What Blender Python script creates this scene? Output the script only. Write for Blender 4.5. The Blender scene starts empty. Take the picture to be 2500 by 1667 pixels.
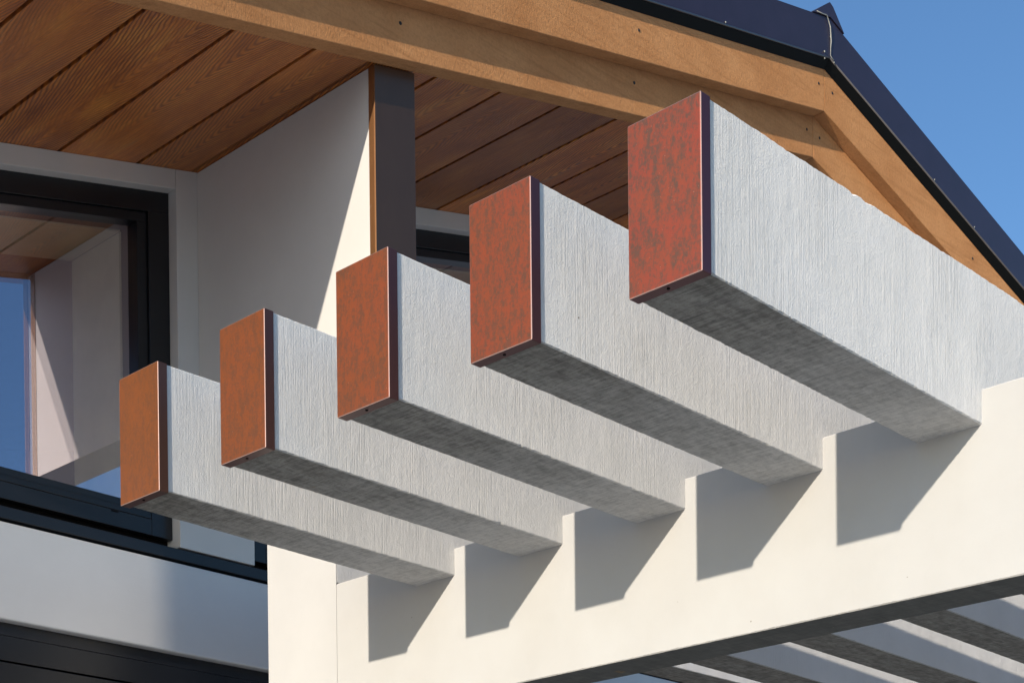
import bpy, bmesh, math, random
from mathutils import Vector, Matrix, noise as mn

S = bpy.context.scene
COL = S.collection
rad = math.radians

# ------------------------------------------------------------------ camera
YAW, PITCH, ROLL = 0.7643081573, -0.0103672278, -0.0100348854
FPX, PPY = 4138.9348, 2596.7093
cam_data = bpy.data.cameras.new('camera')
cam = bpy.data.objects.new('camera', cam_data)
COL.objects.link(cam)
S.camera = cam
fwd = Vector((math.cos(YAW) * math.cos(PITCH), math.sin(YAW) * math.cos(PITCH), math.sin(PITCH)))
rt0 = Vector((math.sin(YAW), -math.cos(YAW), 0))
up0 = rt0.cross(fwd)
rt = rt0 * math.cos(ROLL) + up0 * math.sin(ROLL)
up = -rt0 * math.sin(ROLL) + up0 * math.cos(ROLL)
cam.matrix_world = Matrix(((rt.x, up.x, -fwd.x, 0), (rt.y, up.y, -fwd.y, 0), (rt.z, up.z, -fwd.z, 0), (0, 0, 0, 1)))
cam_data.sensor_width = 36.0
cam_data.lens = 36.0 * FPX / 2500.0
cam_data.shift_x = 0.0
cam_data.shift_y = (PPY - 833.5) / 2500.0
cam_data.clip_start = 0.05
cam_data.clip_end = 2000.0

# ------------------------------------------------------------------ light
SUN = Vector((1.0, 0.2085, -0.197)).normalized()      # direction the sunlight travels
ELEV = math.asin(-SUN.z)
world = bpy.data.worlds.new('World')
S.world = world
world.use_nodes = True
wn = world.node_tree
wn.nodes.clear()
wo = wn.nodes.new('ShaderNodeOutputWorld')
bg = wn.nodes.new('ShaderNodeBackground')
sky = wn.nodes.new('ShaderNodeTexSky')
sky.sky_type = 'NISHITA'
sky.sun_disc = False
sky.sun_elevation = ELEV
sky.sun_rotation = math.atan2(-SUN.x, -SUN.y)
sky.altitude = 300
sky.air_density = 1.0
sky.dust_density = 0.7
sky.ozone_density = 4.0
bg.inputs['Strength'].default_value = 0.15
wn.links.new(sky.outputs[0], bg.inputs[0])
wn.links.new(bg.outputs[0], wo.inputs[0])

sd = bpy.data.lights.new('sun', 'SUN')
sd.energy = 3.2
sd.angle = rad(0.5)
sd.color = (1.0, 0.89, 0.75)
sun = bpy.data.objects.new('sun', sd)
COL.objects.link(sun)
sun.rotation_euler = SUN.to_track_quat('-Z', 'Y').to_euler()
sun.location = (-20, -5, 12)

S.view_settings.view_transform = 'Standard'
S.view_settings.look = 'None'
S.view_settings.exposure = 0.4
S.view_settings.gamma = 1.0
S.view_settings.use_curve_mapping = False


# ------------------------------------------------------------------ node helper
class NT:
    def __init__(self, name):
        self.m = bpy.data.materials.new(name)
        self.m.use_nodes = True
        self.t = self.m.node_tree
        self.t.nodes.clear()
        self.out = self.t.nodes.new('ShaderNodeOutputMaterial')

    def n(self, typ, ins=None, **kw):
        o = self.t.nodes.new(typ)
        for k, v in kw.items():
            setattr(o, k, v)
        for k, v in (ins or {}).items():
            self.set(o.inputs[k], v)
        return o

    def set(self, sock, v):
        if isinstance(v, bpy.types.NodeSocket):
            self.t.links.new(v, sock)
        elif isinstance(v, bpy.types.Node):
            self.t.links.new(v.outputs[0], sock)
        else:
            sock.default_value = v

    def math(self, op, a, b=0.0, c=0.0):
        return self.n('ShaderNodeMath', {0: a, 1: b, 2: c}, operation=op).outputs[0]

    def coord(self, scale, rot=(0, 0, 0), offset=True):
        tc = self.n('ShaderNodeTexCoord')
        v = tc.outputs['Object']
        if offset:
            oi = self.n('ShaderNodeObjectInfo')
            r = self.n('ShaderNodeCombineXYZ', {0: self.math('MULTIPLY', oi.outputs['Random'], 31.0),
                                                1: self.math('MULTIPLY', oi.outputs['Random'], 17.0),
                                                2: self.math('MULTIPLY', oi.outputs['Random'], 23.0)})
            v = self.n('ShaderNodeVectorMath', {0: v, 1: r.outputs[0]}, operation='ADD').outputs[0]
        return self.n('ShaderNodeMapping', {'Vector': v, 'Scale': scale, 'Rotation': rot}).outputs[0]

    def noise(self, vec, scale=1.0, detail=4.0, rough=0.55, dist=0.0):
        return self.n('ShaderNodeTexNoise', {'Vector': vec, 'Scale': scale, 'Detail': detail, 'Roughness': rough, 'Distortion': dist}).outputs[0]

    def ramp(self, fac, stops, interp='LINEAR'):
        r = self.n('ShaderNodeValToRGB', {0: fac})
        cr = r.color_ramp
        cr.interpolation = interp
        while len(cr.elements) < len(stops):
            cr.elements.new(0.5)
        for e, (p, c) in zip(cr.elements, stops):
            e.position = p
            e.color = (c[0], c[1], c[2], 1) if isinstance(c, tuple) else (c, c, c, 1)
        return r.outputs[0]

    def mix(self, fac, a, b, mode='MIX'):
        o = self.n('ShaderNodeMix', data_type='RGBA', blend_type=mode)
        self.set(o.inputs[0], fac)
        self.set(o.inputs[6], a if not isinstance(a, tuple) else (*a, 1) if len(a) == 3 else a)
        self.set(o.inputs[7], b if not isinstance(b, tuple) else (*b, 1) if len(b) == 3 else b)
        return o.outputs[2]

    def bump(self, h, dist, strength=1.0, normal=None):
        ins = {'Height': h, 'Distance': dist, 'Strength': strength}
        if normal is not None:
            ins['Normal'] = normal
        return self.n('ShaderNodeBump', ins).outputs[0]

    def finish(self, color, rough=0.6, normal=None, metallic=0.0, spec=0.5, coat=0.0, dr=0.0):
        b = self.n('ShaderNodeBsdfPrincipled')
        self.set(b.inputs['Base Color'], (*color, 1) if isinstance(color, tuple) else color)
        self.set(b.inputs['Roughness'], rough)
        self.set(b.inputs['Metallic'], metallic)
        self.set(b.inputs['Specular IOR Level'], spec)
        if normal is not None:
            self.set(b.inputs['Normal'], normal)
        b.inputs['Diffuse Roughness'].default_value = dr
        b.inputs['Coat Weight'].default_value = coat
        b.inputs['Coat Roughness'].default_value = 0.22
        self.t.links.new(b.outputs[0], self.out.inputs[0])
        return self.m


# ------------------------------------------------------------------ materials
def mat_rough_paint(name, side, side2, under, under2, amount=1.0):
    t = NT(name)
    c = t.coord((1, 1, 1))
    comb = t.noise(t.coord((300, 60, 7)), 1.0, 4, 0.62, 0.0)
    fine = t.noise(t.coord((620, 300, 60)), 1.0, 2, 0.5)
    pit = t.noise(c, 340, 3, 0.7)
    patch = t.noise(t.coord((9, 9, 3)), 1.0, 4, 0.6)
    pm = t.ramp(patch, [(0.40, 0.12), (0.60, 1.0)])
    groove = t.ramp(comb, [(0.30, 0.0), (0.48, 0.8), (0.70, 1.0)])
    h = t.math('ADD', t.math('MULTIPLY', t.math('MULTIPLY', groove, pm), 0.8), t.math('MULTIPLY', fine, 0.35))
    h = t.math('ADD', h, t.math('MULTIPLY', pit, 0.9))
    v = t.n('ShaderNodeTexVoronoi', {'Vector': t.coord((60, 60, 38)), 'Scale': 1.0, 'Randomness': 1.0})
    blob = t.ramp(v.outputs['Distance'], [(0.0, 1.0), (0.10, 0.0)])
    bm_ = t.ramp(t.noise(c, 14, 2), [(0.58, 0.0), (0.66, 1.0)])
    h = t.math('ADD', h, t.math('MULTIPLY', t.math('MULTIPLY', blob, bm_), 1.2))
    lump = t.noise(t.coord((26, 60, 26)), 1.0, 4, 0.65)
    h = t.math('ADD', h, t.math('MULTIPLY', lump, 1.3))
    nrm = t.bump(h, 0.0015 * amount, 1.0)
    grime = t.noise(c, 5, 5, 0.6)
    col = t.mix(t.ramp(grime, [(0.35, 0.0), (0.75, 1.0)]), side, side2)
    # faces turned to the ground: underside shade painted in, with dirt
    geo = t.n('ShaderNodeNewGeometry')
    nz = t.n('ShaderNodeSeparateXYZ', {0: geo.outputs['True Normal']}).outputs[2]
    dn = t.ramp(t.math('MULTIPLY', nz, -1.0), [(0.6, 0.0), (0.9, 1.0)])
    soil_and_shade = t.mix(t.ramp(t.noise(t.coord((9, 30, 9)), 1.0, 6, 0.65), [(0.3, 0.0), (0.7, 1.0)]), under, under2)
    # underside pales towards the carrier beam: its bounce light painted in, over some dirt
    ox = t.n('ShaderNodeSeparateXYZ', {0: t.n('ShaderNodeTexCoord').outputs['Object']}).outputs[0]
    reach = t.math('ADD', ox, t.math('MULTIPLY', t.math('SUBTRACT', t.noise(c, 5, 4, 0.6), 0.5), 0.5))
    wall_bounce = t.ramp(t.math('MULTIPLY_ADD', reach, 0.70, 1.85), [(0.16, 0.0), (0.72, 1.0), (0.93, 1.0), (1.0, 0.0)])
    soil_and_shade = t.mix(t.math('MULTIPLY', wall_bounce, 1.0 if amount > 0.5 else 0.0), soil_and_shade, (0.80, 0.775, 0.72))
    col = t.mix(dn, col, soil_and_shade)
    shade_streak = t.noise(t.coord((150, 14, 14)), 1.0, 4, 0.7)
    shade_streak = t.math('ADD', t.math('MULTIPLY', shade_streak, 0.55), t.math('MULTIPLY', lump, 0.45))
    dm = t.math('MULTIPLY', t.ramp(shade_streak, [(0.38, 0.75), (0.56, 0.0)]), t.math('MULTIPLY', dn, t.math('MULTIPLY_ADD', wall_bounce, -0.65, 1.0)))
    col = t.mix(dm, col, (0.10, 0.098, 0.085))  # dark streaks paint relief shading onto the underside
    spots = t.ramp(t.noise(c, 60, 1, 0.3), [(0.83, 0.0), (0.85, 1.0)])
    col = t.mix(spots, col, (0.25, 0.22, 0.17))
    rust = t.ramp(t.noise(c, 11, 3, 0.6), [(0.71, 0.0), (0.78, 0.5)])
    col = t.mix(t.math('MULTIPLY', rust, dn), col, (0.40, 0.24, 0.06))
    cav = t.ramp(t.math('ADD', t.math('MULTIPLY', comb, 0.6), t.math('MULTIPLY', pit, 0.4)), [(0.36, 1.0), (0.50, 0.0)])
    cav2 = t.math('MULTIPLY', t.math('MULTIPLY', cav, t.math('MULTIPLY_ADD', wall_bounce, -0.6, 1.0)), t.math('MULTIPLY_ADD', dn, 0.62, 0.02 * amount ** 3))
    col = t.mix(cav2, col, (0.16, 0.155, 0.13))  # groove grime that also paints in the shading of the relief
    return t.finish(col, 0.75, nrm, spec=0.25, dr=1.0)


def mat_smooth_paint(name, col, dark=None, bump=0.0004, rough=0.55, grain=(60, 60, 4), spec=0.35):
    t = NT(name)
    c = t.coord((1, 1, 1))
    n1 = t.noise(t.coord(grain), 1.0, 3, 0.6)
    n2 = t.noise(c, 120, 3, 0.5)
    h = t.math('ADD', t.math('MULTIPLY', n1, 0.6), t.math('MULTIPLY', n2, 0.4))
    nrm = t.bump(h, bump)
    dark = dark or tuple(x * 0.93 for x in col)
    cc = t.mix(t.ramp(t.noise(c, 3.5, 5, 0.6), [(0.35, 0.0), (0.7, 1.0)]), col, dark)
    specks = t.ramp(t.noise(t.coord((95, 80, 60)), 1.0, 3, 0.6, 0.6), [(0.79, 0.0), (0.83, 0.8)])
    cc = t.mix(specks, cc, tuple(x * 0.45 for x in col))
    return t.finish(cc, rough, nrm, spec=spec)


def mat_soffit():
    t = NT('stained_cedar_soffit')
    oi = t.n('ShaderNodeObjectInfo').outputs['Random']
    tc = t.n('ShaderNodeTexCoord').outputs['Object']
    sp = t.n('ShaderNodeSeparateXYZ', {0: tc})
    x, y = sp.outputs[0], sp.outputs[1]
    r1 = t.math('FRACT', t.math('MULTIPLY', oi, 7.31))
    r2 = t.math('FRACT', t.math('MULTIPLY', oi, 13.7))
    # cathedral grain: nested V's pointing along the board
    wob = t.noise(t.coord((7, 2.2, 1)), 1.0, 3, 0.5)
    xo = t.math('ADD', x, t.math('MULTIPLY', t.math('SUBTRACT', r1, 0.5), 0.10))
    xo = t.math('ADD', xo, t.math('MULTIPLY', t.math('SUBTRACT', wob, 0.5), 0.045))
    ax = t.math('SQRT', t.math('ADD', t.math('MULTIPLY', xo, xo), 0.00010))
    sgn = t.math('MULTIPLY_ADD', t.math('GREATER_THAN', r2, 0.35), 2.0, -1.0)
    f = t.math('ADD', t.math('MULTIPLY', ax, 5.2), t.math('MULTIPLY', t.math('MULTIPLY', y, sgn), 1.3))
    f = t.math('ADD', f, t.math('MULTIPLY', oi, 9.0))
    f = t.math('ADD', f, t.math('MULTIPLY', t.noise(t.coord((14, 4, 1)), 1.0, 3, 0.6), 0.10))
    band = t.math('MULTIPLY_ADD', t.math('SINE', t.math('MULTIPLY', f, 122.0)), 0.5, 0.5)
    band = t.math('POWER', band, 1.6)
    amp = t.ramp(t.noise(t.coord((4, 1.6, 1)), 1.0, 2), [(0.36, 0.12), (0.54, 1.0)])
    fine = t.noise(t.coord((420, 9, 1)), 1.0, 4, 0.65)
    ffine = t.ramp(fine, [(0.3, 0.0), (0.7, 1.0)])
    blot = t.noise(t.coord((24, 4.5, 1)), 1.0, 6, 0.7)
    base = t.ramp(blot, [(0.28, (0.40, 0.105, 0.020)), (0.5, (0.78, 0.250, 0.042)), (0.66, (0.96, 0.380, 0.066))])
    base = t.mix(t.math('MULTIPLY', ffine, 0.62), base, (0.20, 0.060, 0.016))
    base = t.mix(t.math('MULTIPLY', t.math('MULTIPLY', band, amp), 0.78), base, (0.12, 0.035, 0.022))
    grey = t.ramp(t.noise(t.coord((16, 2.0, 1)), 1.0, 3, 0.6), [(0.64, 0.0), (0.76, 0.45)])
    base = t.mix(grey, base, (0.26, 0.19, 0.13))
    tone = t.math('MULTIPLY_ADD', r2, 0.62, 0.66)
    base = t.mix(t.math('MULTIPLY', t.math('GREATER_THAN', r1, 0.55), 0.35), base, (0.40, 0.150, 0.050))
    base = t.mix(1.0, base, t.n('ShaderNodeCombineColor', {0: tone, 1: tone, 2: tone}).outputs[0], 'MULTIPLY')
    h = t.math('ADD', t.math('MULTIPLY', fine, 0.5), t.math('MULTIPLY', band, 0.35))
    return t.finish(base, 0.42, t.bump(h, 0.0008), spec=0.5)


def mat_fascia():
    t = NT('rough_sawn_stained_fascia')
    c = t.coord((1, 1, 1))
    n1 = t.noise(t.coord((115, 115, 115)), 1.0, 4, 0.7)
    n2 = t.noise(t.coord((330, 60, 70)), 1.0, 3, 0.6)
    n3 = t.noise(c, 5, 4, 0.6)
    col = t.ramp(n3, [(0.3, (0.58, 0.270, 0.105)), (0.7, (0.70, 0.355, 0.150))])
    col = t.mix(t.ramp(n1, [(0.45, 0.0), (0.75, 0.35)]), col, (0.36, 0.145, 0.055))
    gr = t.noise(t.coord((3.5, 60, 60)), 1.0, 4, 0.6)
    col = t.mix(t.ramp(gr, [(0.5, 0.0), (0.72, 0.45)]), col, (0.40, 0.17, 0.06))
    h = t.math('ADD', t.math('MULTIPLY', n1, 0.6), t.math('MULTIPLY', n2, 0.5))
    return t.finish(col, 0.8, t.bump(h, 0.0032), spec=0.15, dr=1.0)


def mat_cap():
    t = NT('weathered_red_steel')
    oi = t.n('ShaderNodeObjectInfo')
    c = t.coord((1, 1, 1))
    streak = t.noise(t.coord((62, 62, 26)), 1.0, 7, 0.74)
    cloud = t.noise(c, 9, 5, 0.6)
    fine = t.noise(c, 150, 5, 0.8)
    # Color of the object (set per cap) chooses how red the finish has stayed
    red = oi.outputs['Color']
    rs = t.n('ShaderNodeSeparateColor', {0: red}).outputs[0]
    base = t.mix(rs, (0.36, 0.115, 0.036), (0.38, 0.070, 0.036))
    base = t.mix(t.ramp(cloud, [(0.35, 0.0), (0.7, 0.7)]), base, t.mix(rs, (0.29, 0.100, 0.030), (0.34, 0.088, 0.036)))
    mask = t.ramp(t.math('ADD', t.math('MULTIPLY', streak, 0.50), t.math('MULTIPLY', fine, 0.50)), [(0.45, 0.0), (0.57, 1.0)])
    amount = t.math('MULTIPLY', mask, t.math('MULTIPLY_ADD', rs, 0.48, 0.40))
    base = t.mix(amount, base, (0.130, 0.080, 0.052))
    sp = t.ramp(t.noise(c, 420, 1, 0.2), [(0.80, 0.0), (0.84, 1.0)])
    base = t.mix(sp, base, (0.65, 0.38, 0.25))
    # sun-facing front painted bright, returns dark: light and shade put into the colour
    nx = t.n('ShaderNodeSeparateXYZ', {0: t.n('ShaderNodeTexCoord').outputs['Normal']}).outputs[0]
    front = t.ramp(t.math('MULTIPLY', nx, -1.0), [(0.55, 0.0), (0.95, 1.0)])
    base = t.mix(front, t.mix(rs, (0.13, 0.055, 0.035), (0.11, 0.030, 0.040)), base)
    fold_highlight = t.ramp(t.math('MULTIPLY', nx, -1.0), [(0.30, 0.0), (0.55, 1.0), (0.90, 1.0), (0.985, 0.0)])  # highlight painted along the bent edges
    base = t.mix(t.math('MULTIPLY', fold_highlight, 0.85), base, (0.72, 0.52, 0.46))
    h = t.math('ADD', t.math('MULTIPLY', fine, 0.5), t.math('MULTIPLY', cloud, 0.5))
    return t.finish(base, 0.5, t.bump(h, 0.0003), metallic=0.6, spec=0.5, coat=0.35)


def mat_fin_cap():
    t = NT('weathered_brown_steel')
    c = t.coord((1, 1, 1))
    n = t.noise(t.coord((10, 10, 5)), 1.0, 6, 0.65)
    col = t.ramp(n, [(0.3, (0.30, 0.145, 0.060)), (0.7, (0.38, 0.19, 0.08))])
    scr = t.noise(t.coord((160, 40, 14)), 1.0, 2, 0.5)
    col = t.mix(t.ramp(scr, [(0.74, 0.0), (0.78, 0.6)]), col, (0.6, 0.5, 0.4))
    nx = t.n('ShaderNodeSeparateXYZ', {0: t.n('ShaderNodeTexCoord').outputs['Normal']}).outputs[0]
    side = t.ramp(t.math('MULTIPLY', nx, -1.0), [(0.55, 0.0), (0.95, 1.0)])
    col = t.mix(side, t.mix(0.75, col, (0.085, 0.046, 0.034)), col)  # sun-facing flange brighter, other faces dark: light painted into the colour
    return t.finish(col, 0.42, t.bump(n, 0.0004), metallic=0.7, coat=0.3)


def mat_simple(name, col, rough, metallic=0.0, spec=0.5, bump=0.0, scale=150):
    t = NT(name)
    nrm = t.bump(t.noise(t.coord((1, 1, 1)), scale, 3), bump) if bump else None
    n = t.noise(t.coord((1, 1, 1)), 12, 4, 0.6)
    cc = t.mix(t.ramp(n, [(0.3, 0.0), (0.7, 1.0)]), col, tuple(x * 0.82 for x in col))
    return t.finish(cc, rough, nrm, metallic, spec)


def mat_glass():
    t = NT('coated_window_glass')
    gl = t.n('ShaderNodeBsdfGlossy', {'Color': (0.96, 0.89, 1.0, 1), 'Roughness': 0.004})
    tr = t.n('ShaderNodeBsdfTransparent', {'Color': (0.96, 0.97, 0.95, 1)})
    fr = t.n('ShaderNodeFresnel', {'IOR': 1.5}).outputs[0]
    fac = t.math('MULTIPLY_ADD', fr, 1.0, 0.30)
    m = t.n('ShaderNodeMixShader', {0: fac, 1: tr, 2: gl})
    # one optical surface per pane: the rear skin of each pane lets everything by
    geo = t.n('ShaderNodeNewGeometry')
    ny = t.n('ShaderNodeSeparateXYZ', {0: geo.outputs['True Normal']}).outputs[1]
    t2 = t.n('ShaderNodeBsdfTransparent', {'Color': (1, 1, 1, 1)})
    rear = t.math('GREATER_THAN', ny, 0.5)
    rear = t.n('ShaderNodeMath', {0: rear, 1: geo.outputs['Backfacing']}, operation='MAXIMUM').outputs[0]
    m2 = t.n('ShaderNodeMixShader', {0: rear, 1: m, 2: t2})
    t.t.links.new(m2.outputs[0], t.out.inputs[0])
    return t.m


def mat_ground():
    t = NT('ground_paving')
    c = t.coord((1, 1, 1), offset=False)
    n = t.noise(c, 0.6, 6, 0.6)
    n2 = t.noise(c, 30, 4, 0.6)
    col = t.ramp(n, [(0.3, (0.54, 0.505, 0.44)), (0.7, (0.66, 0.615, 0.545))])
    col = t.mix(t.math('MULTIPLY', n2, 0.3), col, (0.40, 0.37, 0.32))
    return t.finish(col, 0.9, t.bump(n2, 0.004))


M = dict(
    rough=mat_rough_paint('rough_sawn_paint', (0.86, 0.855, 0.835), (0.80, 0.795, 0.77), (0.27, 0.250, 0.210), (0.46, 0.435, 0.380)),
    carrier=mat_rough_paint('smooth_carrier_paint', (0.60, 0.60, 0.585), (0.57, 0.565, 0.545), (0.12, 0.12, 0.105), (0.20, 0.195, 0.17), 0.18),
    beam=mat_smooth_paint('cream_wall_paint', (0.60, 0.60, 0.585), bump=0.0003, grain=(30, 30, 6)),
    white=mat_smooth_paint('white_trim_paint', (0.72, 0.70, 0.665), bump=0.0004, grain=(40, 40, 14)),
    fin=mat_smooth_paint('white_fin_paint', (0.70, 0.685, 0.65), bump=0.00035, grain=(40, 40, 3)),
    band=mat_smooth_paint('satin_board_paint', (0.70, 0.695, 0.68), bump=0.0006, rough=0.32, grain=(5, 60, 110), spec=0.5),
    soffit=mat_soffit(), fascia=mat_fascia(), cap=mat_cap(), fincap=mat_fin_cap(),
    black=mat_simple('black_aluminium', (0.012, 0.013, 0.016), 0.33, 0.0, 0.5, 0.0001, 400),
    roof=mat_simple('dark_roof_metal', (0.042, 0.030, 0.055), 0.38, 0.0, 0.5, 0.0002, 30),
    roofunder=mat_simple('shaded_drip_metal', (0.008, 0.008, 0.007), 0.7, 0.0, 0.15),  # roof metal with the shade of the drip's underside put into its colour
    hem=mat_simple('hem_highlight_metal', (0.16, 0.15, 0.15), 0.35, 0.4, 0.5),  # lighter tone paints the sun highlight along the hem
    void=mat_simple('dark_batten', (0.010, 0.008, 0.007), 0.9, 0.0, 0.1),
    screw=mat_simple('screw_steel', (0.06, 0.05, 0.04), 0.45, 0.8, 0.5),
    seal=mat_simple('grey_sealant', (0.42, 0.42, 0.38), 0.6, 0.0, 0.4),
    lining=mat_simple('cream_reveal_lining', (0.88, 0.83, 0.62), 0.6, 0.0, 0.3),
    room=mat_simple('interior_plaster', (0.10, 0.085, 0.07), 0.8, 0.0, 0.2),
    glass=mat_glass(), ground=mat_ground(),
)


# ------------------------------------------------------------------ object helpers
WPOS = {}


def link(name, me, origin, mat, parent=None, sub=False):
    ob = bpy.data.objects.new(name, me)
    COL.objects.link(ob)
    if mat is not None and not me.materials:
        me.materials.append(mat)
    WPOS[ob.name] = Vector(origin)
    if parent is not None:
        ob.parent = parent
        ob.location = Vector(origin) - WPOS[parent.name]
    else:
        ob.location = origin
    return ob


def empty(name, loc, label=None, cat=None, group=None):
    o = bpy.data.objects.new(name, None)
    COL.objects.link(o)
    o.location = loc
    o.empty_display_size = 0.1
    WPOS[o.name] = Vector(loc)
    tag(o, label, cat, group)
    return o


def tag(o, label=None, cat=None, group=None, kind=None):
    if label: o['label'] = label
    if cat: o['category'] = cat
    if group: o['group'] = group
    if kind: o['kind'] = kind
    return o


def bm_obj(name, bm, mat, parent=None, origin=None, bevel=0.0, seg=2, smooth=False):
    bmesh.ops.recalc_face_normals(bm, faces=bm.faces[:])
    if bevel > 0:
        bmesh.ops.bevel(bm, geom=[e for e in bm.edges], offset=bevel, segments=seg, profile=0.5, affect='EDGES')
    if origin is None:
        lo = Vector([min(v.co[i] for v in bm.verts) for i in range(3)])
        hi = Vector([max(v.co[i] for v in bm.verts) for i in range(3)])
        origin = (lo + hi) / 2
    origin = Vector(origin)
    for v in bm.verts:
        v.co -= origin
    me = bpy.data.meshes.new(name)
    bm.to_mesh(me)
    bm.free()
    if smooth:
        for p in me.polygons: p.use_smooth = True
    return link(name, me, origin, mat, parent)


def hexa(bm, pts):
    v = [bm.verts.new(p) for p in pts]
    for f in ((0, 1, 2, 3), (7, 6, 5, 4), (0, 4, 5, 1), (1, 5, 6, 2), (2, 6, 7, 3), (3, 7, 4, 0)):
        bm.faces.new([v[i] for i in f])
    return v


def box_pts(x0, x1, y0, y1, z0, z1):
    return [(x0, y0, z0), (x1, y0, z0), (x1, y1, z0), (x0, y1, z0), (x0, y0, z1), (x1, y0, z1), (x1, y1, z1), (x0, y1, z1)]


def box(name, x0, x1, y0, y1, z0, z1, mat, parent=None, bevel=0.0, seg=2):
    bm = bmesh.new()
    hexa(bm, box_pts(x0, x1, y0, y1, z0, z1))
    return bm_obj(name, bm, mat, parent, bevel=bevel, seg=seg)


APX, APZ, SL, SR = 5.023, 3.0796, 0.236, 0.248


def zs(x):
    return APZ - SL * (APX - x) if x <= APX else APZ - SR * (x - APX)


def rake(name, x0, x1, y0, y1, d0, d1, mat, parent=None, bevel=0.0, z0=None, seg=2):
    """board that follows the roof pitch: bottom at soffit + d0, top at soffit + d1 (or a level bottom z0)"""
    bm = bmesh.new()
    b0 = zs(x0) + d0 if z0 is None else z0
    b1 = zs(x1) + d0 if z0 is None else z0
    hexa(bm, [(x0, y0, b0), (x1, y0, b1), (x1, y1, b1), (x0, y1, b0),
              (x0, y0, zs(x0) + d1), (x1, y0, zs(x1) + d1), (x1, y1, zs(x1) + d1), (x0, y1, zs(x0) + d1)])
    return bm_obj(name, bm, mat, parent, bevel=bevel, seg=seg)


def disc(name, c, axis, r, depth, mat, parent, segs=12):
    bm = bmesh.new()
    bmesh.ops.create_cone(bm, cap_ends=True, segments=segs, radius1=r, radius2=r * 0.85, depth=depth)
    q = Vector(axis).normalized().to_track_quat('Z', 'Y')
    for v in bm.verts:
        v.co = q @ v.co + Vector(c)
    return bm_obj(name, bm, mat, parent)


def tube(name, pts, r, mat, parent, segs=8, jitter=0.0, seed=0):
    rng = random.Random(seed)
    bm = bmesh.new()
    rings = []
    pts = [Vector(p) for p in pts]
    for i, p in enumerate(pts):
        d = (pts[min(i + 1, len(pts) - 1)] - pts[max(i - 1, 0)]).normalized()
        a = d.cross(Vector((0, 1, 0)))
        if a.length < 0.1: a = d.cross(Vector((1, 0, 0)))
        a.normalize()
        b = d.cross(a)
        rr = r * (1 + rng.uniform(-jitter, jitter))
        rings.append([bm.verts.new(p + a * rr * math.cos(2 * math.pi * k / segs) + b * rr * math.sin(2 * math.pi * k / segs)) for k in range(segs)])
    for A, B in zip(rings, rings[1:]):
        for k in range(segs):
            bm.faces.new([A[k], A[(k + 1) % segs], B[(k + 1) % segs], B[k]])
    bm.faces.new(rings[0][::-1])
    bm.faces.new(rings[-1])
    return bm_obj(name, bm, mat, parent, smooth=True)


def rough_beam(name, x0, x1, y0, y1, zb0, slope, z1, parent, seed, chips=(), axis='x', n=300, amp=0.0013, mat=None, tail=0.0):
    """sawn timber, long edges slightly ragged, corners eased; chips: (u, edge, size) knocked out of an edge"""
    rng = random.Random(seed)
    bm = bmesh.new()
    e = 0.0025
    L = x1 - x0
    rings = []
    for i in range(n + 1):
        t = i / n
        x = x0 + L * t
        zb = zb0 + slope * (x - x0)
        prof = []
        zt = z1 - tail * max(0.0, x - 3.4)
        for k, (y, z) in enumerate(((y0, zb), (y1, zb), (y1, zt), (y0, zt))):
            j = mn.noise(Vector((x * 55, k * 9.1 + seed, 1.7))) * amp + mn.noise(Vector((x * 210, k * 4.3 + seed, 6.1))) * amp * 0.8
            dy = (e + max(j, -e * 0.7)) * (1 if k in (0, 3) else -1)
            dz = (e + max(j, -e * 0.7)) * (1 if k in (0, 1) else -1)
            for (cx, edge, size, w) in chips:
                if edge == k and abs(x - cx) < w:
                    f = 1 - abs(x - cx) / w
                    f *= 0.6 + 0.4 * rng.random()
                    dy += size * f * (1 if k in (0, 3) else -1)
                    dz += size * f * (1 if k in (0, 1) else -1)
            pa, pb = (y, z + dz), (y + dy, z)
            prof += [pa, pb] if k in (0, 2) else [pb, pa]
        rings.append([bm.verts.new((x, y, z) if axis == 'x' else (y, x, z)) for y, z in prof])
    for A, B in zip(rings, rings[1:]):
        for k in range(8):
            bm.faces.new([A[k], A[(k + 1) % 8], B[(k + 1) % 8], B[k]])
    bm.faces.new(rings[0][::-1])
    bm.faces.new(rings[-1])
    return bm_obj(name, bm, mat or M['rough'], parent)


# ------------------------------------------------------------------ ground
bm = bmesh.new()
vs = [bm.verts.new(p) for p in ((-600, -600, -1.6), (600, -600, -1.6), (600, 600, -1.6), (-600, 600, -1.6))]
bm.faces.new(vs)
g = bm_obj('ground', bm, M['ground'])
tag(g, 'pale paving and dry ground around the house', kind='structure')

# ------------------------------------------------------------------ house
YF, YB, YG = 4.17, 4.208, 4.24
XE, XR = 0.36, 9.70          # eaves
HK = 1.10                       # the house drawing is in units of 1.10 m
house = empty('house', (5.0, YF, -1.6), 'white house with black windows under a cedar lined gable roof', 'house')
house.location = (5.0 * HK, YF * HK, -1.6 * HK)
house.scale = (HK, HK, HK)
house['kind'] = 'thing'

# soffit boards run from the facade out to the inner fascia
left_g = [2.8255 - 0.2575 * k for k in range(0, 12)][::-1]
xs_left = [x for x in left_g if x > XE + 0.1]
edges = [XE + 0.02] + xs_left + [3.029]
right_g = [3.2545 + 0.2560 * k for k in range(0, 27)]
edges2 = [3.000 + 0.0] + [x for x in right_g if x < XR - 0.1] + [XR - 0.02]
gap = 0.0062
rs = random.Random(4)


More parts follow.
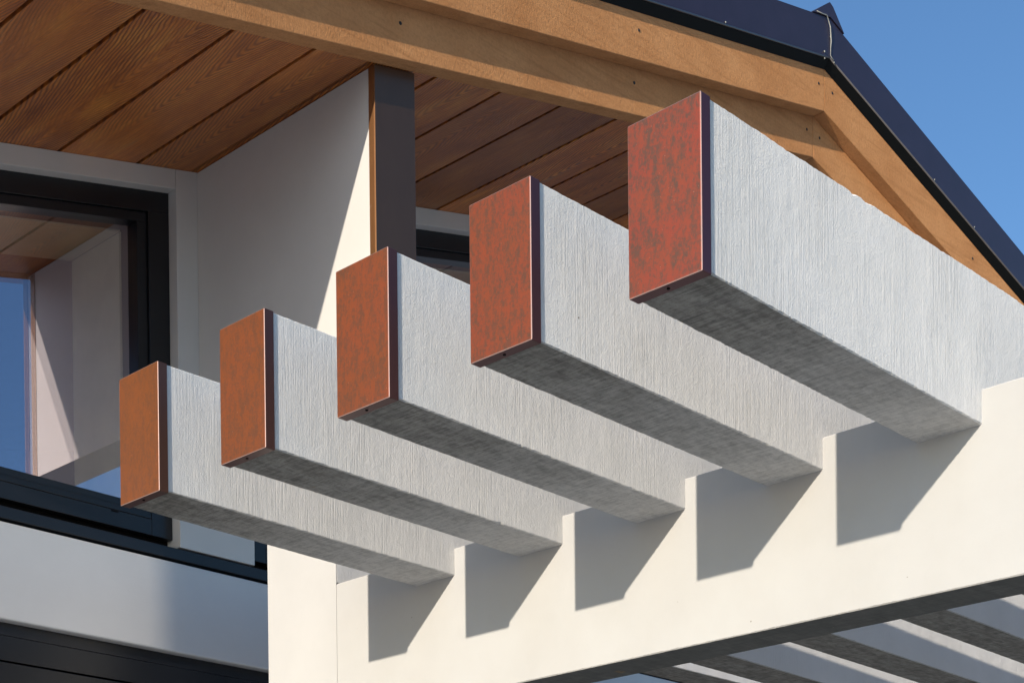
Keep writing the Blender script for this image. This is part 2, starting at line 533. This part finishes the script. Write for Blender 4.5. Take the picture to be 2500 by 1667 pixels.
def soffit_board(a, b):
    for s0, s1 in (((a, b),) if not (a < APX < b) else ((a, APX), (APX, b))):
        bm = bmesh.new()
        x0, x1 = s0 + gap, s1 - gap
        ch = 0.0012
        y0, y1 = 3.372, YF + 0.03
        top = 0.018
        prof = [(x0, zs(x0) + ch), (x0 + ch, zs(x0 + ch)), (x1 - ch, zs(x1 - ch)), (x1, zs(x1) + ch), (x1, zs(x1) + top), (x0, zs(x0) + top)]
        A = [bm.verts.new((x, y0, z)) for x, z in prof]
        B = [bm.verts.new((x, y1, z)) for x, z in prof]
        for k in range(6):
            bm.faces.new([A[k], A[(k + 1) % 6], B[(k + 1) % 6], B[k]])
        bm.faces.new(A[::-1]); bm.faces.new(B)
        o = bm_obj('soffit_board', bm, M['soffit'], house)


for a, b in zip(edges, edges[1:]): soffit_board(a, b)
for a, b in zip(edges2, edges2[1:]): soffit_board(a, b)

# backing behind the board joints, roof build-up and sheets
for (a, b) in ((XE, APX), (APX, XR)):
    rake('roof_backing', a + 0.004, b - 0.0005 if b == APX else b - 0.004, 3.373, YF + 0.2, 0.0185, 0.03, M['void'], house)
    s = 1 if a == XE else -1
    rake('roof_sheet', a - 0.05 if s == 1 else a, b if s == 1 else b + 0.05, 3.262, 9.0, 0.40, 0.425, M['roof'], house)

# inner and outer fascia boards, mitred at the apex
inner, outer = [], []
for (a, b) in ((XE, APX - 0.0006), (APX + 0.0006, XR)):
    inner.append(rake('inner_fascia_board', a, b, 3.322, 3.371, -0.002, 0.398, M['fascia'], house, bevel=0.0022))
    outer.append(rake('outer_fascia_board', a - 0.02 if a < APX else a, b if b < APX + 0.01 and b < 6 else b + 0.02, 3.274, 3.3215, 0.138, 0.397, M['fascia'], house, bevel=0.0022))
    rake('eave_board', a - 0.024 if a == XE else b + 0.001, a - 0.001 if a == XE else b + 0.024, 3.3225, 9.0, -0.002, 0.39, M['fascia'], house)

for (x, z, par) in ((4.015, 3.070, 0), (4.988, 3.300, 0), (5.072, 3.300, 1), (6.051, 3.049, 1), (3.02, 2.835, 0)):
    disc('screw', (x, 3.2735, z), (0, -1, 0), 0.0052, 0.0016, M['screw'], outer[par])
for (x, z, par) in ((3.0776, 2.7122, 0), (4.0492, 2.9447, 0), (4.9856, 3.160, 0), (5.064, 3.160, 1)):
    disc('screw', (x, 3.3215, z), (0, -1, 0), 0.0052, 0.0016, M['screw'], inner[par])

# barge flashing: upright face, rolled hem, kicked-back drip
flash = []
for (a, b) in ((XE - 0.06, APX), (APX, XR + 0.06)):
    bm = bmesh.new()
    prof = [(3.2500, 0.3150), (3.2530, 0.3150), (3.2530, 0.4455), (3.2700, 0.4470), (3.2700, 0.4490), (3.2520, 0.4490), (3.2500, 0.4470)]
    # a few stations so that the sheet can be very slightly out of true
    N = 24
    rings = []
    for i in range(N + 1):
        x = a + (b - a) * i / N
        w = 0.0006 * mn.noise(Vector((x * 2.3, 3.1, 0))) if 0 < i < N else 0
        rings.append([bm.verts.new((x, y + w, zs(x) + d)) for y, d in prof])
    P = len(prof)
    for A, B in zip(rings, rings[1:]):
        for k in range(P):
            bm.faces.new([A[k], A[(k + 1) % P], B[(k + 1) % P], B[k]])
    bm.faces.new(rings[0][::-1]); bm.faces.new(rings[-1])
    flash.append(bm_obj('barge_flashing', bm, M['roof'], house))
    rk_a, rk_b = (a, b - 0.0004) if b == APX else (a + 0.0004, b)
    bm = bmesh.new()
    P2 = [(3.2525, 0.3085), (3.2728, 0.2810), (3.2733, 0.2850), (3.2560, 0.3110)]
    A = [bm.verts.new((rk_a, y, zs(rk_a) + d)) for y, d in P2]
    B = [bm.verts.new((rk_b, y, zs(rk_b) + d)) for y, d in P2]
    for k in range(4):
        bm.faces.new([A[k], A[(k + 1) % 4], B[(k + 1) % 4], B[k]])
    bm.faces.new(A[::-1]); bm.faces.new(B)
    bm_obj('drip_edge', bm, M['roofunder'], flash[-1])
    tube('hem_roll', [(rk_a, 3.2515, zs(rk_a) + 0.3120), (rk_b, 3.2515, zs(rk_b) + 0.3120)], 0.0034, M['hem'], flash[-1], segs=10)
for xx in (4.42, 5.72, 6.02):
    disc('sealant_dab', (xx, 3.2472, zs(xx) + 0.318), (0.2, -1, 0.1), 0.0028, 0.003, M['seal'], house, segs=7)

# folded ridge cap with its front closed
bm = bmesh.new()
hh = 0.4495
prof = [(APX - 0.105, zs(APX - 0.105) + hh), (APX - 0.024, APZ + hh + 0.036), (APX - 0.004, APZ + hh + 0.050), (APX + 0.016, APZ + hh + 0.042), (APX + 0.085, zs(APX + 0.085) + hh), (APX, APZ + hh + 0.0005)]
A = [bm.verts.new((x, 3.246, z)) for x, z in prof]
B = [bm.verts.new((x, 9.0, z)) for x, z in prof]
P = len(prof)
for k in range(P):
    bm.faces.new([A[k], A[(k + 1) % P], B[(k + 1) % P], B[k]])
bm.faces.new(A[::-1]); bm.faces.new(B)
bm_obj('ridge_cap', bm, M['roof'], house)
tube('sealant_bead', [(APX - 0.085, 3.2455, APZ + 0.434), (APX - 0.05, 3.2455, APZ + 0.4395), (APX - 0.024, 3.2455, APZ + 0.4455), (APX - 0.004, 3.245, APZ + 0.415), (APX + 0.004, 3.247, APZ + 0.37), (APX + 0.001, 3.2475, APZ + 0.345), (APX - 0.001, 3.247, APZ + 0.318), (APX + 0.016, 3.246, APZ + 0.308)], 0.0019, M['seal'], house, jitter=0.35, seed=3)
for k, (dx, dz, r) in enumerate(((0.003, 0.383, 0.0045), (-0.036, 0.318, 0.0038), (-0.036, 0.295, 0.0028), (0.022, 0.304, 0.003), (-0.075, 0.437, 0.003))):
    disc('sealant_dab', (APX + dx, 3.2475, APZ + dz), (0.2, -1, 0.1), r, 0.003, M['seal'], house, segs=7)

# ---- facade pieces
ZT = -0.0005
TRIMD = -0.058
# window trim (head) and pilaster
rake('window_head_trim', 0.70, 2.9560, YF, YF + 0.09, TRIMD, ZT, M['white'], house, bevel=0.0012)
for a, b in ((3.2330, APX), (APX, 6.40)):
    rake('window_head_trim', a, b - (0.0006 if b == APX else 0), YF, YF + 0.09, TRIMD, ZT, M['white'], house, bevel=0.0012)
rake('pilaster', 2.9575, 3.2315, YF, YF + 0.16, 0, ZT, M['white'], house, z0=1.4835, bevel=0.0012)
rake('pilaster', 0.50, 0.6990, YF, YF + 0.16, 0, ZT, M['white'], house, z0=1.4835, bevel=0.0012)

# fin wall with its channel-shaped steel edge
fin = rake('fin_wall', 3.0320, 3.1700, 3.3755, YF - 0.0005, 0, -0.003, M['fin'], house, z0=1.925, bevel=0.001)
bm = bmesh.new()
x0, x1, yc = 3.0285, 3.1735, 3.3715
for (a, b, c, d) in ((x0, x1, yc, yc + 0.003), (x0, x0 + 0.003, yc + 0.0031, yc + 0.0255), (x1 - 0.003, x1, yc + 0.0031, yc + 0.0255)):
    hexa(bm, [(a, c, 1.922), (b, c, 1.922), (b, d, 1.922), (a, d, 1.922), (a, c, zs(a) - 0.004), (b, c, zs(b) - 0.004), (b, d, zs(b) - 0.004), (a, d, zs(a) - 0.004)])
bm_obj('steel_edge_cap', bm, M['fincap'], fin, bevel=0.0009)


def window(x0, x1, zb, outer_w=0.072):
    """black frame with stepped sash, double panes, cream reveal lining inside; head follows the rake"""
    segs = [(x0, x1)] if not (x0 < APX < x1) else [(x0, APX), (APX, x1)]
    bm = bmesh.new()

    def rk(a, b, y0, y1, d0, d1, z0=None, z1=None):
        pts = []
        for (zz, lvl) in ((d0, z0), (d1, z1)):
            for (x, y) in ((a, y0), (b, y0), (b, y1), (a, y1)):
                pts.append((x, y, zs(x) + zz if lvl is None else lvl))
        hexa(bm, pts)
    # outer frame
    for a, b in segs: rk(a, b, YB, YB + 0.10, -0.118, TRIMD + 0.01)
    rk(x0, x0 + outer_w, YB, YB + 0.10, 0, -0.1185, z0=zb)
    rk(x1 - outer_w, x1, YB, YB + 0.10, 0, -0.1185, z0=zb)
    rk(x0 + outer_w + 0.0005, x1 - outer_w - 0.0005, YB, YB + 0.10, 0, 0, z0=zb, z1=zb + 0.047)
    rk(x0 + outer_w + 0.0005, x1 - outer_w - 0.0005, YB + 0.0015, YB + 0.10, 0, 0, z0=zb + 0.0485, z1=zb + 0.066)
    fr = bm_obj('window', bm, M['black'], house, bevel=0.0012)
    # sash
    bm = bmesh.new()
    i0, i1 = x0 + outer_w + 0.001, x1 - outer_w - 0.001
    for a, b in ([(i0, i1)] if len(segs) == 1 else [(i0, APX), (APX, i1)]): rk(a, b, YB + 0.008, YB + 0.09, -0.146, -0.1190)
    rk(i0, i0 + 0.034, YB + 0.008, YB + 0.09, 0, -0.1465, z0=zb + 0.0665)
    rk(i1 - 0.034, i1, YB + 0.008, YB + 0.09, 0, -0.1465, z0=zb + 0.0665)
    rk(i0 + 0.0345, i1 - 0.0345, YB + 0.006, YB + 0.09, 0, 0, z0=zb + 0.0665, z1=zb + 0.088)
    bm_obj('sash', bm, M['black'], fr, bevel=0.0012)
    for k, yy in enumerate((YG, YG + 0.023)):
        bm = bmesh.new()
        for a, b in ([(i0 + 0.02, i1 - 0.02)] if len(segs) == 1 else [(i0 + 0.02, APX), (APX, i1 - 0.02)]):
            rk(a, b, yy, yy + 0.004, 0, -0.135, z0=zb + 0.075)
        bm_obj('pane', bm, M['glass'], fr)
    # slot for drainage
    sx = x1 - 0.2
    box('drain_slot', sx - 0.011, sx + 0.013, YB - 0.0006, YB + 0.0006, zb + 0.0405, zb + 0.0450, M['void'], fr)
    # lining
    bm = bmesh.new()
    for a, b in ([(i0, i1)] if len(segs) == 1 else [(i0, APX), (APX, i1)]): rk(a + 0.03, b - 0.03 if b != APX else b, YB + 0.101, 4.575, -0.146, -0.128)
    rk(i1 - 0.028, i1 - 0.002, YB + 0.101, 4.575, 0, -0.1465, z0=zb + 0.05)
    rk(i0 + 0.002, i0 + 0.028, YB + 0.101, 4.575, 0, -0.1465, z0=zb + 0.05)
    bm_obj('reveal_lining', bm, M['lining'], fr)
    return fr


window(0.6985, 2.9568, 1.511)
window(3.2322, 6.40, 1.511)

# recess and sill section under the windows, board band, lower window frame
box('sill_recess', 0.5, 6.6, 4.235, 4.30, 1.40, 1.5105, M['void'], house)
box('window_sill', 0.5, 3.45, 4.1715, 4.2345, 1.4445, 1.4780, M['black'], house, bevel=0.0015)
box('window_sill', 3.4515, 6.6, 4.1715, 4.2345, 1.4445, 1.4780, M['black'], house, bevel=0.0015)
box('spandrel_board', 0.5, 3.45, 4.166, 4.23, 1.170, 1.4345, M['band'], house, bevel=0.006, seg=3)
box('spandrel_board', 3.4515, 6.6, 4.166, 4.23, 1.170, 1.4345, M['band'], house, bevel=0.006, seg=3)
# lower window
bm = bmesh.new()
for (z0, z1, yy) in ((1.1345, 1.1690, 4.196), (1.0660, 1.1330, 4.193), (0.985, 1.0610, 4.194)):
    hexa(bm, box_pts(0.5, 3.45, yy, 4.29, z0, z1))
hexa(bm, box_pts(0.5, 0.58, 4.194, 4.29, -1.5, 0.984))
hexa(bm, box_pts(3.37, 3.45, 4.194, 4.29, -1.5, 0.984))
lw = bm_obj('lower_window', bm, M['black'], house, bevel=0.0012)
box('pane', 0.57, 3.38, YG, YG + 0.004, -1.5, 0.99, M['glass'], lw)
bm = bmesh.new()
for (z0, z1, yy) in ((1.1345, 1.1690, 4.196), (1.0660, 1.1330, 4.193), (0.985, 1.0610, 4.194)):
    hexa(bm, box_pts(3.4515, 6.6, yy, 4.29, z0, z1))
lw2 = bm_obj('lower_window', bm, M['black'], house, bevel=0.0012)
box('pane', 3.4515, 6.6, YG, YG + 0.004, -1.5, 0.99, M['glass'], lw2)
# remaining walls so that the house is closed
rake('outer_wall', 0.44, 0.4995, YF + 0.01, YF + 0.16, 0, ZT, M['white'], house, z0=-1.6)
for a, b in ((6.601, 9.60),):
    rake('outer_wall', a, b, YF + 0.01, YF + 0.16, 0, ZT, M['white'], house, z0=-1.6)
rake('outer_wall', 6.401, 6.60, YF + 0.01, YF + 0.16, 0, ZT, M['white'], house, z0=1.4835)
rake('side_wall', 0.44, 0.52, YF + 0.161, 8.9, 0, ZT, M['white'], house, z0=-1.6)
rake('side_wall', 9.52, 9.60, YF + 0.161, 8.9, 0, ZT, M['white'], house, z0=-1.6)
for a, b in ((0.521, APX), (APX, 9.519)):
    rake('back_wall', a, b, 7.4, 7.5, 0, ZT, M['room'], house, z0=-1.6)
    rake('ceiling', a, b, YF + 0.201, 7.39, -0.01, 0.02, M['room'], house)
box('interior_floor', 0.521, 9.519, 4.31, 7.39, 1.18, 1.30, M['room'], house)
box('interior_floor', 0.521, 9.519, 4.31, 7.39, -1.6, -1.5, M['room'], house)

# unseen post added under the low eave to throw a shadow edge on the spandrel
rake('shadow_post', 0.385, 0.495, 3.515, 3.645, 0, -0.0015, M['white'], house, z0=-1.6, bevel=0.003)

# ------------------------------------------------------------------ pergola
YS = [3.3429, 2.9420, 2.5410, 2.1478, 1.7526]
W = 0.1621
LAB = [
    'smallest white pergola beam beside the window, with the brownest orange end cap',
    'white pergola beam with an orange steel end cap, second from the window end',
    'middle white pergola beam, its red orange end cap below the brown edge of the fin',
    'white pergola beam with a mottled red end cap, second from the camera',
    'nearest and largest white pergola beam, its mottled deep red cap reaching the fascia',
]
RED = [0.0, 0.28, 0.5, 0.78, 1.0]
CH = [(), ((3.05, 0, 0.003, 0.012),), ((2.62, 3, 0.002, 0.01), (2.70, 0, 0.003, 0.006)), ((2.74, 0, 0.003, 0.006),),
      ((2.79, 3, 0.006, 0.014), (2.835, 3, 0.005, 0.02), (2.90, 3, 0.003, 0.012), (2.40, 3, 0.002, 0.01), (2.58, 3, 0.0025, 0.02), (3.12, 3, 0.002, 0.014))]
for i, y in enumerate(YS):
    t = empty('pergola_beam', (2.3131, y + W / 2, 1.3096), LAB[i], 'beam', 'pergola beams over the carrier beam')
    t['kind'] = 'thing'
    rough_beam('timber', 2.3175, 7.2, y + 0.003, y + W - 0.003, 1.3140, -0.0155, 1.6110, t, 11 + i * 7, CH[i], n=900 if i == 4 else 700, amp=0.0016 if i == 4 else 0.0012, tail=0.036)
    # pressed steel cap: front and four returns
    bm = bmesh.new()
    x0, x1 = 2.3131, 2.3385
    y0, y1, z0, z1 = y, y + W, 1.3096, 1.6126
    th = 0.0025
    o = [(y0, z0), (y1, z0), (y1, z1), (y0, z1)]
    q = [(y0 + th, z0 + th), (y1 - th, z0 + th), (y1 - th, z1 - th), (y0 + th, z1 - th)]
    F = [bm.verts.new((x0, a, b)) for a, b in o]
    R_ = [bm.verts.new((x1, a, b)) for a, b in o]
    RI = [bm.verts.new((x1, a, b)) for a, b in q]
    FI = [bm.verts.new((x0 + th, a, b)) for a, b in q]
    bm.faces.new(F)
    bm.faces.new(FI[::-1])
    for k in range(4):
        m_ = (k + 1) % 4
        bm.faces.new([F[k], R_[k], R_[m_], F[m_]])
        bm.faces.new([R_[k], RI[k], RI[m_], R_[m_]])
        bm.faces.new([RI[k], FI[k], FI[m_], RI[m_]])
    bmesh.ops.recalc_face_normals(bm, faces=bm.faces[:])
    fr = set(F)
    ed = [e for e in bm.edges if e.verts[0] in fr or e.verts[1] in fr]
    ed = [e for e in ed if (e.verts[0] in fr and e.verts[1] in fr) or abs(e.verts[0].co.x - e.verts[1].co.x) > 0.01]
    bmesh.ops.bevel(bm, geom=ed, offset=0.0024, segments=3, profile=0.5, affect='EDGES')
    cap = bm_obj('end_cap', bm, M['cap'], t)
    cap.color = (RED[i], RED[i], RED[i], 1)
    disc('screw', (2.3270, y + W * 0.52, z0 - 0.0006), (0, 0, -1), 0.0034, 0.0014, M['void'], cap)

# boxed column at the house end of the carrier beam
col_ = empty('pergola_column', (3.355, 4.0, -1.6), 'square cream column beside the house window, carrying the far end of the long cream beam', 'column')
col_['kind'] = 'thing'
box('shaft', 3.2816, 3.4250, 3.8459, 4.17, -1.6, 1.3735, M['beam'], col_, bevel=0.002)
box('column_head', 3.2816, 3.4250, 3.9925, 4.17, 1.3740, 1.592, M['beam'], col_, bevel=0.002)
box('facing_board', 3.2806, 3.2813, 3.8459, 4.17, -1.6, 1.592, M['beam'], col_)

# carrier beam under the pergola beams
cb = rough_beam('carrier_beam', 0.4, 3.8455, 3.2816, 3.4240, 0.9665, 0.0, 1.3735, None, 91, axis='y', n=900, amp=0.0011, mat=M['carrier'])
tag(cb, 'long cream carrier beam crossing under the pergola beams and catching their shadows', 'beam', kind='thing')

# short rafter fixed against the house above the carrier beam
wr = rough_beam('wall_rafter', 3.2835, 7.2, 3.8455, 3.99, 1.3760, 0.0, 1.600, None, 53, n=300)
tag(wr, 'short rough white rafter behind the column, its side just showing above the long cream beam', 'beam', kind='thing')
